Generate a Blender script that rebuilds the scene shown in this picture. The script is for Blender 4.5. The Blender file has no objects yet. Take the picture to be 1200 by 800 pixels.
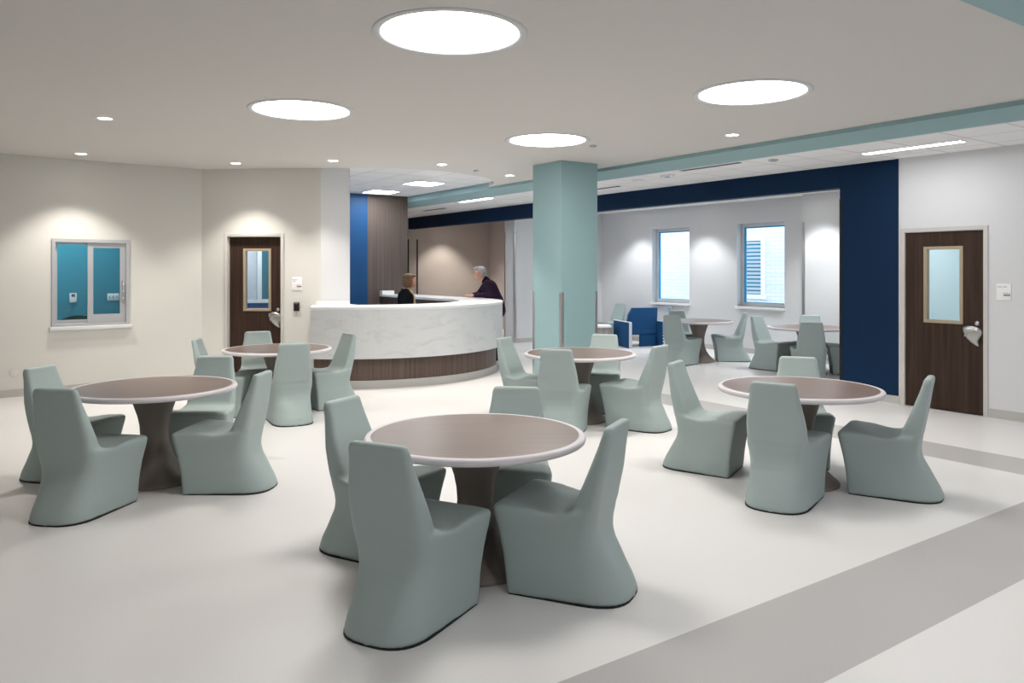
import bpy, bmesh, math, random
from mathutils import Vector, Matrix
random.seed(7)
PI = math.pi
sc = bpy.context.scene
COL = sc.collection

# ---------------------------------------------------------------- frames
# Room frame: x runs across the room towards the windows, y runs along the navy wall away from the camera.
CA, SA = 0.8224, 0.5689
def S(X, Y):                       # survey point (right of camera, ahead of camera) -> room plan
    return (CA * X + SA * Y, -SA * X + CA * Y)
HEAD = -math.degrees(math.atan2(SA, CA))   # heading offset survey -> room

H, HA, HD = 3.194, 3.062, 3.247    # plaster ceiling, tile ceiling by the windows, tile ceiling over the desk
HB = 2.765                         # underside of the navy beam

# ---------------------------------------------------------------- materials
MATS = {}
def mat(name, col, rough=0.6, spec=0.3, metal=0.0, emis=None, noise=None, bump=None, coat=0.0):
    if name in MATS: return MATS[name]
    m = bpy.data.materials.new(name); m.use_nodes = True
    nt = m.node_tree; b = nt.nodes['Principled BSDF']
    b.inputs['Base Color'].default_value = (*col, 1)
    b.inputs['Roughness'].default_value = rough
    b.inputs['Specular IOR Level'].default_value = spec
    b.inputs['Metallic'].default_value = metal
    b.inputs['Coat Weight'].default_value = coat
    if emis:
        b.inputs['Emission Color'].default_value = (*emis[0], 1)
        b.inputs['Emission Strength'].default_value = emis[1]
    if noise or bump:
        tc = nt.nodes.new('ShaderNodeTexCoord')
    if noise:                       # (scale, amount)
        n = nt.nodes.new('ShaderNodeTexNoise'); n.inputs['Scale'].default_value = noise[0]; n.inputs['Detail'].default_value = 4
        r = nt.nodes.new('ShaderNodeMapRange'); r.inputs[3].default_value = 1 - noise[1]; r.inputs[4].default_value = 1 + noise[1]
        h = nt.nodes.new('ShaderNodeVectorMath'); h.operation = 'SCALE'; h.inputs[0].default_value = col
        nt.links.new(tc.outputs['Object'], n.inputs['Vector'])
        nt.links.new(n.outputs['Fac'], r.inputs[0]); nt.links.new(r.outputs[0], h.inputs['Scale'])
        nt.links.new(h.outputs[0], b.inputs['Base Color'])
    if bump:                        # (scale, strength)
        n2 = nt.nodes.new('ShaderNodeTexNoise'); n2.inputs['Scale'].default_value = bump[0]; n2.inputs['Detail'].default_value = 3
        bp = nt.nodes.new('ShaderNodeBump'); bp.inputs['Strength'].default_value = bump[1]; bp.inputs['Distance'].default_value = 0.002
        nt.links.new(tc.outputs['Object'], n2.inputs['Vector']); nt.links.new(n2.outputs['Fac'], bp.inputs['Height'])
        nt.links.new(bp.outputs['Normal'], b.inputs['Normal'])
    MATS[name] = m
    return m

def wood(name, dark, light, stretch, scale=1.0, rough=0.45, spec=0.35):
    if name in MATS: return MATS[name]
    m = bpy.data.materials.new(name); m.use_nodes = True
    nt = m.node_tree; b = nt.nodes['Principled BSDF']; b.inputs['Roughness'].default_value = rough
    b.inputs['Specular IOR Level'].default_value = spec
    tc = nt.nodes.new('ShaderNodeTexCoord'); mp = nt.nodes.new('ShaderNodeMapping'); mp.inputs['Scale'].default_value = stretch
    n = nt.nodes.new('ShaderNodeTexNoise'); n.inputs['Scale'].default_value = scale; n.inputs['Detail'].default_value = 6
    cr = nt.nodes.new('ShaderNodeValToRGB'); cr.color_ramp.elements[0].position = .3; cr.color_ramp.elements[1].position = .7
    cr.color_ramp.elements[0].color = (*dark, 1); cr.color_ramp.elements[1].color = (*light, 1)
    L = nt.links.new
    L(tc.outputs['Object'], mp.inputs['Vector']); L(mp.outputs[0], n.inputs['Vector']); L(n.outputs['Fac'], cr.inputs[0]); L(cr.outputs[0], b.inputs['Base Color'])
    MATS[name] = m; return m

def glass(name, tint=(.95, .98, 1), refl=.06):
    if name in MATS: return MATS[name]
    m = bpy.data.materials.new(name); m.use_nodes = True; nt = m.node_tree; nt.nodes.clear()
    o = nt.nodes.new('ShaderNodeOutputMaterial'); t = nt.nodes.new('ShaderNodeBsdfTransparent'); g = nt.nodes.new('ShaderNodeBsdfGlossy')
    t.inputs[0].default_value = (*tint, 1); g.inputs['Roughness'].default_value = .02
    mx = nt.nodes.new('ShaderNodeMixShader'); mx.inputs[0].default_value = refl
    nt.links.new(t.outputs[0], mx.inputs[1]); nt.links.new(g.outputs[0], mx.inputs[2]); nt.links.new(mx.outputs[0], o.inputs[0])
    MATS[name] = m; return m

def tile_ceiling(name, ox, oy):
    m = bpy.data.materials.new(name); m.use_nodes = True; nt = m.node_tree; b = nt.nodes['Principled BSDF']
    b.inputs['Roughness'].default_value = .9; b.inputs['Specular IOR Level'].default_value = .1
    tc = nt.nodes.new('ShaderNodeTexCoord'); mp = nt.nodes.new('ShaderNodeMapping'); mp.inputs['Location'].default_value = (-ox, -oy, 0)
    br = nt.nodes.new('ShaderNodeTexBrick'); br.offset = 0; br.squash = 1
    br.inputs['Scale'].default_value = 1; br.inputs['Brick Width'].default_value = .61; br.inputs['Row Height'].default_value = .61
    br.inputs['Mortar Size'].default_value = .012; br.inputs['Mortar Smooth'].default_value = .3
    br.inputs['Color1'].default_value = (.87, .87, .87, 1); br.inputs['Color2'].default_value = (.84, .84, .845, 1); br.inputs['Mortar'].default_value = (.60, .60, .61, 1)
    nt.links.new(tc.outputs['Object'], mp.inputs[0]); nt.links.new(mp.outputs[0], br.inputs['Vector']); nt.links.new(br.outputs['Color'], b.inputs['Base Color'])
    return m

M_CREAM = mat('cream_wall_paint', (.655, .644, .612), .75, .2, bump=(180, .05))
M_GREYW = mat('pale_grey_wall_paint', (.62, .625, .635), .75, .2, bump=(180, .05))
M_WHITEW = mat('white_wall_paint', (.655, .66, .675), .7, .2)
M_GYP = mat('ceiling_paint', (.63, .612, .588), .9, .1)
M_TEAL = mat('teal_paint', (.285, .43, .452), .5, .25)
M_NAVY = mat('navy_paint', (.003, .021, .060), .55, .14)
M_DESKBLUE = mat('desk_back_blue', (.0095, .056, .155), .5, .2)  # lighter blue than the navy, used on the desk back wall
M_BEIGE = mat('taupe_wall_paint', (.50, .44, .40), .75, .2)
M_PINK = mat('light_taupe_paint', (.54, .47, .45), .75, .2)
M_TROOM = mat('bright_teal_paint', (.035, .25, .34), .6, .3)
M_BASE = mat('grey_rubber_baseboard', (.46, .45, .43), .6, .3)
M_FLOOR = mat('pale_rubber_floor', (.705, .688, .678), .34, .32, noise=(55, .02))
M_BAND = mat('grey_rubber_floor_band', (.43, .415, .41), .36, .32, noise=(90, .06))
M_CHAIR = mat('sage_molded_plastic', (.325, .388, .380), .52, .28, noise=(3, .03), bump=(260, .12))
M_BLACK = mat('black_rubber', (.012, .012, .013), .6, .3)
M_RIM = mat('pale_edge_plastic', (.60, .57, .59), .4, .35)
M_PED = mat('taupe_pedestal_plastic', (.215, .185, .165), .5, .3, noise=(5, .04))
M_LAM = wood('table_laminate', (.150, .103, .086), (.192, .138, .117), (2.2, 60, 2), 1.0, .33, .4)
M_DOOR = wood('walnut_door_veneer', (.028, .0145, .010), (.054, .031, .0225), (26, 26, 1.1), 1.0, .5, .2)
M_PANEL = wood('grey_brown_wood_panel', (.066, .050, .043), (.110, .086, .075), (36, 36, .35), 1.0, .5, .3)
M_DESKW = wood('desk_base_wood', (.075, .050, .040), (.125, .088, .074), (30, 30, .5), 1.0, .45, .3)
M_STEEL = mat('brushed_steel', (.52, .51, .50), .32, .5, 1.0)
M_ALU = mat('satin_aluminium', (.66, .68, .71), .42, .5, .35)
M_ALUG = mat('grey_aluminium', (.47, .48, .50), .42, .5, .3)
M_FRAME = mat('door_frame_paint', (.55, .525, .50), .5, .3)
M_BRASS = mat('tan_glazing_frame', (.36, .295, .205), .45, .4)
M_WPLAST = mat('white_plastic', (.82, .82, .83), .4, .35)
M_GPLAST = mat('grey_plastic', (.45, .46, .48), .5, .3)
M_DGREY = mat('dark_grey_print', (.10, .11, .12), .6, .2)
M_RED = mat('red_print', (.6, .12, .1), .6, .2)
M_GLASS = glass('clear_glass')
M_GLASSB = glass('blue_tinted_glass', (.88, .96, 1.0), .05)
M_BLUEF = mat('blue_window_gasket', (.03, .33, .62), .5, .3)
M_SOLID = mat('white_solid_surface', (.72, .725, .735), .28, .4)

def marble():
    m = bpy.data.materials.new('white_marble'); m.use_nodes = True; nt = m.node_tree; b = nt.nodes['Principled BSDF']
    b.inputs['Roughness'].default_value = .3
    L = nt.links.new
    tc = nt.nodes.new('ShaderNodeTexCoord'); mp = nt.nodes.new('ShaderNodeMapping'); mp.inputs['Rotation'].default_value = (.5, .6, .3); mp.inputs['Scale'].default_value = (1.6, 1.6, 5)
    n = nt.nodes.new('ShaderNodeTexNoise'); n.inputs['Scale'].default_value = 1.6; n.inputs['Detail'].default_value = 9; n.inputs['Distortion'].default_value = 1.4
    cr = nt.nodes.new('ShaderNodeValToRGB')
    e = cr.color_ramp.elements; e[0].position = .30; e[0].color = (.535, .545, .555, 1); e[1].position = .50; e[1].color = (.61, .62, .63, 1)
    L(tc.outputs['Object'], mp.inputs[0]); L(mp.outputs[0], n.inputs['Vector']); L(n.outputs['Fac'], cr.inputs[0]); L(cr.outputs[0], b.inputs['Base Color'])
    return m
M_MARBLE = marble()

def brick():
    m = bpy.data.materials.new('white_brick'); m.use_nodes = True; nt = m.node_tree; b = nt.nodes['Principled BSDF']
    b.inputs['Roughness'].default_value = .9
    tc = nt.nodes.new('ShaderNodeTexCoord'); mp = nt.nodes.new('ShaderNodeMapping'); mp.inputs['Rotation'].default_value = (PI / 2, 0, 0)
    sx = nt.nodes.new('ShaderNodeSeparateXYZ'); cx = nt.nodes.new('ShaderNodeCombineXYZ')
    br = nt.nodes.new('ShaderNodeTexBrick'); br.inputs['Scale'].default_value = 1; br.inputs['Brick Width'].default_value = .30; br.inputs['Row Height'].default_value = .10
    br.inputs['Mortar Size'].default_value = .008
    br.inputs['Color1'].default_value = (.76, .77, .78, 1); br.inputs['Color2'].default_value = (.68, .69, .71, 1); br.inputs['Mortar'].default_value = (.54, .55, .57, 1)
    L = nt.links.new
    L(tc.outputs['Object'], sx.inputs[0]); L(sx.outputs['Y'], cx.inputs['X']); L(sx.outputs['Z'], cx.inputs['Y']); L(cx.outputs[0], br.inputs['Vector']); L(br.outputs['Color'], b.inputs['Base Color'])
    return m
M_BRICK = brick()

def emit(name, col, strength):
    m = bpy.data.materials.new(name); m.use_nodes = True; nt = m.node_tree; nt.nodes.clear()
    o = nt.nodes.new('ShaderNodeOutputMaterial'); e = nt.nodes.new('ShaderNodeEmission'); e.inputs[0].default_value = (*col, 1); e.inputs[1].default_value = strength
    nt.links.new(e.outputs[0], o.inputs[0]); return m
E_ROUND = emit('round_light_diffuser', (1, .97, .93), 11.5)
E_DOWN = emit('downlight_lens', (1, .96, .9), 14.0)
E_TUBE = emit('linear_light_lens', (.97, .985, 1), 14.0)
E_REAR_FILL = emit('added_rear_fill_lens', (.97, .985, 1), 25.0)  # stronger lens for the added, unseen lights behind the camera
E_PANEL = emit('panel_light_lens', (.97, .985, 1), 17)

# ---------------------------------------------------------------- mesh building
class MB:
    def __init__(s): s.v = []; s.f = []; s.m = []; s.sm = []
    def add(s, vs, fs, mi=0, smooth=False):
        o = len(s.v); s.v += [tuple(p) for p in vs]
        for f in fs: s.f.append(tuple(i + o for i in f)); s.m.append(mi); s.sm.append(smooth)
    def box(s, x0, x1, y0, y1, z0, z1, mi=0, bev=0):
        bm = bmesh.new()
        vs = [bm.verts.new(p) for p in ((x0,y0,z0),(x1,y0,z0),(x1,y1,z0),(x0,y1,z0),(x0,y0,z1),(x1,y0,z1),(x1,y1,z1),(x0,y1,z1))]
        for f in ((3,2,1,0),(4,5,6,7),(0,1,5,4),(1,2,6,5),(2,3,7,6),(3,0,4,7)): bm.faces.new([vs[i] for i in f])
        if bev: bmesh.ops.bevel(bm, geom=bm.edges[:], offset=bev, segments=3, affect='EDGES', profile=.5)
        s.bm(bm, mi, bool(bev))
        return s
    def bm(s, bm, mi=0, smooth=False):
        bm.verts.index_update()
        s.add([v.co for v in bm.verts], [[v.index for v in f.verts] for f in bm.faces], mi, smooth); bm.free()
    def prism(s, poly, z0, z1, mi=0, bev=0):
        bm = bmesh.new()
        b = [bm.verts.new((x, y, z0)) for x, y in poly]; t = [bm.verts.new((x, y, z1)) for x, y in poly]
        bm.faces.new(b[::-1]); bm.faces.new(t); n = len(poly)
        for i in range(n): bm.faces.new((b[i], b[(i+1) % n], t[(i+1) % n], t[i]))
        bmesh.ops.recalc_face_normals(bm, faces=bm.faces[:])
        if bev:
            ed = [e for e in bm.edges if abs(e.verts[0].co.z - e.verts[1].co.z) < 1e-6]
            bmesh.ops.bevel(bm, geom=ed, offset=bev, segments=3, affect='EDGES', profile=.5)
        s.bm(bm, mi, False); return s
    def lathe(s, prof, n=64, mi=0, cx=0, cy=0, smooth=True, cap=True):
        vs = []; fs = []; k = len(prof)
        for i in range(n):
            a = 2 * PI * i / n
            for r, z in prof: vs.append((cx + r * math.cos(a), cy + r * math.sin(a), z))
        for i in range(n):
            j = (i + 1) % n
            for q in range(k - 1): fs.append((i*k+q, j*k+q, j*k+q+1, i*k+q+1))
        s.add(vs, fs, mi, smooth)
        if cap:
            for q, rev in ((0, True), (k - 1, False)):
                if prof[q][0] > 1e-6:
                    c = [(cx + prof[q][0]*math.cos(2*PI*i/n), cy + prof[q][0]*math.sin(2*PI*i/n), prof[q][1]) for i in range(n)]
                    s.add(c, [tuple(range(n))[::-1] if rev else tuple(range(n))], mi, False)
        return s
    def tube(s, pts, r, n=10, mi=0):
        pts = [Vector(p) for p in pts]; rings = []
        for i, p in enumerate(pts):
            d = (pts[min(i+1, len(pts)-1)] - pts[max(i-1, 0)]).normalized()
            u = d.cross(Vector((0, 0, 1)));  u = u.normalized() if u.length > 1e-4 else Vector((1, 0, 0)); w = d.cross(u)
            rings.append([p + r * (math.cos(2*PI*k/n) * u + math.sin(2*PI*k/n) * w) for k in range(n)])
        vs = [p for rg in rings for p in rg]; fs = []
        for i in range(len(rings) - 1):
            for k in range(n): fs.append((i*n+k, i*n+(k+1) % n, (i+1)*n+(k+1) % n, (i+1)*n+k))
        s.add(vs, fs, mi, True)
        s.add(rings[0], [tuple(range(n))[::-1]], mi); s.add(rings[-1], [tuple(range(n))], mi); return s
    def mesh(s, name, mats):
        me = bpy.data.meshes.new(name); me.from_pydata(s.v, [], s.f)
        for m in (mats if isinstance(mats, (list, tuple)) else [mats]): me.materials.append(m)
        for i, p in enumerate(me.polygons): p.material_index = s.m[i]; p.use_smooth = s.sm[i]
        bm = bmesh.new(); bm.from_mesh(me); bmesh.ops.recalc_face_normals(bm, faces=bm.faces[:]); bm.to_mesh(me); bm.free()
        return me
    def obj(s, name, mats, parent=None, loc=(0, 0, 0), rot=0):
        return link(name, s.mesh(name, mats), parent, loc, rot)

def link(name, me, parent=None, loc=(0, 0, 0), rot=0):
    o = bpy.data.objects.new(name, me); COL.objects.link(o); o.location = loc; o.rotation_euler = (0, 0, rot)
    if parent: o.parent = parent
    return o
def tag(o, label, cat, group=None):
    o['label'] = label; o['category'] = cat
    if group: o['group'] = group
    return o
def thing(name, label, cat, loc=(0, 0, 0), rot=0, group=None):
    return tag(link(name, None, None, loc, rot), label, cat, group)
def struct(o, label=None):
    o['kind'] = 'structure'
    if label: o['label'] = label
    return o
def dup(root, loc, rot, label, group=None):
    r = root.copy(); COL.objects.link(r); r.location = loc; r.rotation_euler = (0, 0, rot); r['label'] = label
    if group: r['group'] = group
    for ch in list(root.children):
        c = ch.copy(); COL.objects.link(c); c.parent = r
        for g in list(ch.children):
            d = g.copy(); COL.objects.link(d); d.parent = c
    return r

def evaluated(me, mods):
    o = bpy.data.objects.new('tmp', me); COL.objects.link(o)
    for kind, props in mods:
        md = o.modifiers.new(kind, kind)
        for k, v in props.items(): setattr(md, k, v)
    dg = bpy.context.evaluated_depsgraph_get(); dg.update()
    out = bpy.data.meshes.new_from_object(o.evaluated_get(dg)); bpy.data.objects.remove(o)
    return out

def wall(name, p0, p1, z1=H, th=.12, openings=(), m=M_GREYW, z0=0.0, base=True):
    """wall whose room face runs p0->p1; thickness goes to the left of p0->p1. openings (a0,a1,z0,z1)."""
    L = math.hypot(p1[0]-p0[0], p1[1]-p0[1]); ang = math.atan2(p1[1]-p0[1], p1[0]-p0[0])
    A = sorted({0, L, *[o[0] for o in openings], *[o[1] for o in openings]}); Z = sorted({z0, z1, *[o[2] for o in openings], *[o[3] for o in openings]})
    hole = lambda a, z: any(o[0] < a < o[1] and o[2] < z < o[3] for o in openings)
    b = MB()
    for i in range(len(A) - 1):
        for k in range(len(Z) - 1):
            a0, a1, c0, c1 = A[i], A[i+1], Z[k], Z[k+1]
            if hole((a0+a1)/2, (c0+c1)/2): continue
            b.add([(a0,0,c0),(a1,0,c0),(a1,0,c1),(a0,0,c1)], [(0,1,2,3)]); b.add([(a0,th,c0),(a1,th,c0),(a1,th,c1),(a0,th,c1)], [(3,2,1,0)])
    rects = [(0, L, z0, z1)] + list(openings)
    for a0, a1, c0, c1 in rects:
        b.add([(a0,0,c0),(a0,th,c0),(a0,th,c1),(a0,0,c1)], [(0,1,2,3)]); b.add([(a1,0,c0),(a1,th,c0),(a1,th,c1),(a1,0,c1)], [(0,1,2,3)])
        b.add([(a0,0,c0),(a1,0,c0),(a1,th,c0),(a0,th,c0)], [(0,1,2,3)]); b.add([(a0,0,c1),(a1,0,c1),(a1,th,c1),(a0,th,c1)], [(0,1,2,3)])
    me = bpy.data.meshes.new(name); me.from_pydata(b.v, [], b.f); me.materials.append(m)
    bm = bmesh.new(); bm.from_mesh(me); bmesh.ops.remove_doubles(bm, verts=bm.verts[:], dist=1e-5); bm.to_mesh(me); bm.free()
    o = struct(link(name, me, None, (p0[0], p0[1], 0), ang))
    if base:
        segs = [(0, L)]
        for a0, a1, c0, c1 in openings:
            if c0 < .05:
                segs = [q for s0, s1 in segs for q in ((s0, min(s1, a0 - .055)), (max(s0, a1 + .055), s1)) if q[1] - q[0] > .02]
        bb = MB()
        for s0, s1 in segs: bb.box(s0, s1, -.010, 0.002, 0, .10)
        struct(bb.obj('baseboard_' + name.replace('wall_', ''), M_BASE, None, (p0[0], p0[1], 0), ang))
    return o

# ---------------------------------------------------------------- room shell
def slab(name, poly, z0, z1, m): return struct(MB().prism(poly, z0, z1).obj(name, m))

fb = MB()                                            # floor with two inlaid grey bands
TX = [-3.2, 7.0, 7.6, 16.0]; SY = [-4.4, 1.84, 2.455, 9.0, 19.2]
for i in range(3):
    for k in range(4):
        band = (k == 1) or (i == 1 and k < 3)
        fb.add([(TX[i], SY[k], 0), (TX[i+1], SY[k], 0), (TX[i+1], SY[k+1], 0), (TX[i], SY[k+1], 0)], [(0, 1, 2, 3)], 1 if band else 0)
struct(fb.obj('floor', [M_FLOOR, M_BAND]))

arc = [(5.75 + 1.95 * math.cos(math.radians(a)), 12.28 + 1.95 * math.sin(math.radians(a))) for a in [-14.6 - i * (142.4 - 14.6) / 40 for i in range(41)]]
gyp = [(-3.2, 2.056), (7.637, 2.056)] + arc + [(4.168, 11.08), (4.168, 11.3), (2.95, 12.6), (-3.2, 12.6)]
slab('ceiling', gyp, H, HD + .02, M_GYP)
M_ACT1 = tile_ceiling('ceiling_tiles_window_side', 7.894, 5.136 - .61 * 8)
M_ACT2 = tile_ceiling('ceiling_tiles_desk', 6.40, 12.24)
slab('ceiling_tiles', [(7.92, -4.3), (13.4, -4.3), (13.4, 19.1), (7.92, 19.1)], HA, HA + .05, M_ACT1)
slab('ceiling_tiles_desk', [(4.0, 10.2), (7.9, 10.2), (7.9, 19.1), (4.0, 19.1)], HD + .022, HD + .06, M_ACT2)
slab('ceiling_tiles_rear', [(-3.2, -4.3), (7.92, -4.3), (7.92, 1.6), (-3.2, 1.6)], HA, HA + .05, M_ACT1)
ZT = 3.147                                            # teal border: short drop from the plaster, then a sloped soffit down to the tiles
tb = MB(); sec = [(7.637, ZT), (7.894, HA - .001), (7.95, HA - .001), (7.95, HD + .021), (7.637, HD + .021)]
vs = [(x, y, z) for y in (1.6, 18.8) for x, z in sec]
tb.add(vs, [(0, 1, 2, 3, 4), (9, 8, 7, 6, 5)] + [(k, (k+1) % 5, 5 + (k+1) % 5, 5 + k) for k in range(5)])
struct(tb.obj('trim_1', M_TEAL))
slab('trim_3', [(-3.2, 1.6), (7.636, 1.6), (7.636, 2.056), (-3.2, 2.056)], ZT, HD + .02, M_TEAL)
slab('trim_4', [(-3.2, 1.55), (7.95, 1.55), (7.95, 1.599), (-3.2, 1.599)], HA - .001, HD + .02, M_TEAL)

A0, A1, B1, C1 = (-3.1, 11.816), (2.745, 12.23), (4.168, 11.04), (4.627, 11.04)
AL = math.hypot(A1[0]-A0[0], A1[1]-A0[1]); DA = ((A1[0]-A0[0])/AL, (A1[1]-A0[1])/AL)
def on_a(a, off=0, z=0): return (A0[0]+DA[0]*a-DA[1]*off, A0[1]+DA[1]*a+DA[0]*off, z)
BL = math.hypot(B1[0]-A1[0], B1[1]-A1[1]); DB = ((B1[0]-A1[0])/BL, (B1[1]-A1[1])/BL)
ANG_A = math.atan2(DA[1], DA[0]); ANG_B = math.atan2(DB[1], DB[0])
def foot_a(x, y): return (x-A0[0])*DA[0] + (y-A0[1])*DA[1]
wa0 = foot_a(*S(-6.23, 10.38)); wa1 = foot_a(*S(-5.467, 10.97))       # pass window edges along the wall
wall('wall_far', A0, A1, H, .14, [(wa0, wa1, .90, 2.10)], M_CREAM)
DK0, DK1 = .405, 1.2375
wall('wall_office', A1, B1, H, .14, [(DK0 - .01, DK1 + .01, 0, 2.18)], M_CREAM)
wall('wall_pier', B1, C1, HD + .02, .06, [], M_WHITEW)
wall('wall_desk_side', (4.627, 11.101), (4.627, 15.04), HD + .02, .05, [], M_WHITEW)
wall('wall_desk_back', (4.58, 15.04), (6.70, 15.04), HD + .02, .3, [], M_DESKBLUE)
wall('wall_wood', (6.70, 15.04), (7.637, 15.04), HD + .02, .3, [], M_PANEL)
wall('wall_corridor_left', (7.637, 15.34), (7.637, 18.8), HD, .1, [], M_BEIGE)
wall('wall_corridor_end', (7.5, 18.8), (12.2, 18.8), HA, .12, [], M_BEIGE)
wall('wall_corridor_right', (12.2, 18.8), (12.2, 14.83), HA, .12, [], M_PINK)
pier = MB().box(9.40, 9.70, 18.5, 18.82, 0, HA).obj('wall_corridor_pier', M_BEIGE); struct(pier)
for x in (9.395, 9.665): MB().box(x, x + .04, 18.492, 18.53, .1, 2.5, bev=.003).obj('corner_guard', M_BLACK, pier)  # black stands in for dark reflections in the stainless guards
ne = wall('wall_alcove_end', (10.05, 14.43), (12.75, 14.43), HA, .40, [], M_WHITEW)
for y in (-.006, .366): MB().box(-.006, .05, y, y + .04, .1, 2.55, bev=.003).obj('corner_guard', M_STEEL, ne)
wall('wall_windows', (12.7, 14.43), (12.7, 8.5), HA, .20, [(1.74, 2.87, .94, 2.615), (4.15, 5.28, .94, 2.615)], M_GREYW)
fc = wall('wall_alcove_right', (12.4, 8.55), (12.4, 5.6), HA, .30, [], M_GREYW)
MB().box(-.006, .05, -.006, .03, .1, 2.56, bev=.003).obj('corner_guard', M_STEEL, fc)
wall('wall_alcove_near', (12.4, 5.6), (9.6, 5.6), HA, .1, [], M_GREYW)
rw = wall('wall_right', (9.435, 5.93), (9.435, -4.2), HA, .16, [(.86, 1.79, 0, 2.14)], M_WHITEW)
MB().box(0, .79, -.014, .001, .10, HA - .001).obj('blue_panel', M_NAVY, rw)
MB().box(-.004, .036, -.02, -.012, .10, 2.62, bev=.002).obj('corner_guard', M_BLACK, rw)
beam = struct(MB().box(9.421, 9.6, 5.936, 18.5, HB, HA - .001).obj('trim_5', M_NAVY))
wall('wall_rear', (9.4, -4.2), (-3.1, -4.2), H, .1, [], M_GREYW)
wall('wall_left', (-3.1, -4.2), (-3.1, 11.82), H, .1, [], M_CREAM)

# teal column with steel corner guards
cm = MB().box(6.61, 7.265, 8.352, 9.02, 0, H).obj('column', M_TEAL); struct(cm)
for (x, y) in ((6.61, 8.352), (7.265, 8.352), (6.61, 9.02)):
    sx = 1 if x < 7 else -1; sy = 1 if y < 8.8 else -1; e = .005; w = .042
    xa, xb = sorted((x - sx*e, x + sx*w)); ya, yb = sorted((y - sy*e, y + sy*w))
    MB().box(xa, xb, ya, yb, .005, 1.36, bev=.004).obj('corner_guard', M_STEEL, cm)
MB().box(6.602, 7.273, 8.344, 9.028, 0, .10).obj('base_trim', M_BASE, cm)

# ---------------------------------------------------------------- rooms seen through glass
def ceiling_panel(x, y, z, w, d, label, mat_, nm='ceiling_panel_light'):
    t = thing(nm, label, 'ceiling light', (x, y, z))
    f = MB(); 
    for (x0, x1, y0, y1) in ((-w/2-.02, w/2+.02, -d/2-.02, -d/2), (-w/2-.02, w/2+.02, d/2, d/2+.02), (-w/2-.02, -w/2, -d/2, d/2), (w/2, w/2+.02, -d/2, d/2)):
        f.box(x0, x1, y0, y1, -.012, .002)
    f.obj('frame', M_WPLAST, t)
    MB().box(-w/2, w/2, -d/2, d/2, -.008, .002).obj('diffuser', mat_, t)
    return t
E_ROOM = emit('added_room_light_lens', (1, .98, .95), 9.0)  # lens of added, unseen lamps in two rooms behind glass
wall('wall_office_back', (-1.6, 13.9), (2.75, 13.9), 2.9, .1, [], M_TROOM)
wall('wall_office_left', (-1.6, 12.1), (-1.6, 13.9), 2.9, .1, [], M_TROOM)
wall('wall_office_right', (2.72, 13.9), (2.72, 12.42), 2.9, .04, [], M_TROOM)
slab('ceiling_office', [(-1.7, 12.08), (2.76, 12.40), (2.76, 14.0), (-1.7, 14.0)], 2.9, 2.95, M_GYP)
ceiling_panel(.9, 13.2, 2.9, 1.15, .55, 'added unseen panel light in the teal office behind the pass window', E_ROOM)  # lamp added out of view to light the teal office
# small back office behind the left door
bk = wall('wall_back_office', (2.78, 13.6), (4.58, 13.6), 2.9, .1, [], M_GREYW, base=False)
wall('wall_back_office_right', (4.56, 13.6), (4.56, 11.12), 2.9, .01, [], M_GREYW)
MB().box(.5, 1.78, -.02, 0, 0, 1.09).obj('blue_wainscot', mat('office_blue', (.03, .11, .32), .5), bk)
iw = link('window_4', None, bk, (1.20, -.01, 0)); struct(iw)
f = MB()
for q in ((-.28, -.20, 1.10, 2.25), (-.02, .06, 1.10, 2.25), (.30, .36, 1.10, 2.25), (-.20, -.02, 1.10, 1.16), (.06, .30, 1.10, 1.16), (-.20, -.02, 2.19, 2.25), (.06, .30, 2.19, 2.25)): f.box(q[0], q[1], -.05, 0, q[2], q[3])
f.obj('frame', M_WPLAST, iw)
MB().box(-.20, -.02, -.015, 0, 1.16, 2.19).obj('pane', mat('frosted_pane', (.62, .62, .67), .4), iw)
MB().box(.06, .30, -.015, 0, 1.16, 2.19).obj('pane', mat('teal_pane', (.05, .17, .22), .25), iw)
slab('ceiling_back_office', [(2.78, 12.42), (4.2, 11.22), (4.57, 11.12), (4.57, 13.7), (2.78, 13.7)], 2.9, 2.95, M_GYP)
ceiling_panel(3.9, 12.7, 2.9, .5, .5, 'added unseen square light in the small office behind the left door', emit('added_small_office_lens', (1, .98, .97), 17.0))  # lamp added out of view to brighten the small office
# pale blue room behind the right door
M_PB = mat('pale_blue_wall_paint', (.66, .735, .755), .6, .2)
wall('wall_side_room', (12.2, 5.45), (12.2, 2.4), 2.8, .1, [], M_PB)
wall('wall_side_room_far', (9.6, 5.45), (12.2, 5.45), 2.8, .05, [], M_PB)
wall('wall_side_room_near', (12.2, 2.4), (9.6, 2.4), 2.8, .1, [], M_PB)
slab('ceiling_side_room', [(9.58, 2.3), (12.3, 2.3), (12.3, 5.5), (9.58, 5.5)], 2.8, 2.85, M_GYP)
ceiling_panel(10.9, 4.2, 2.8, .55, 1.15, 'added unseen ceiling light in the pale blue room behind the right door', E_ROOM)  # lamp added out of view to light the side room

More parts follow.
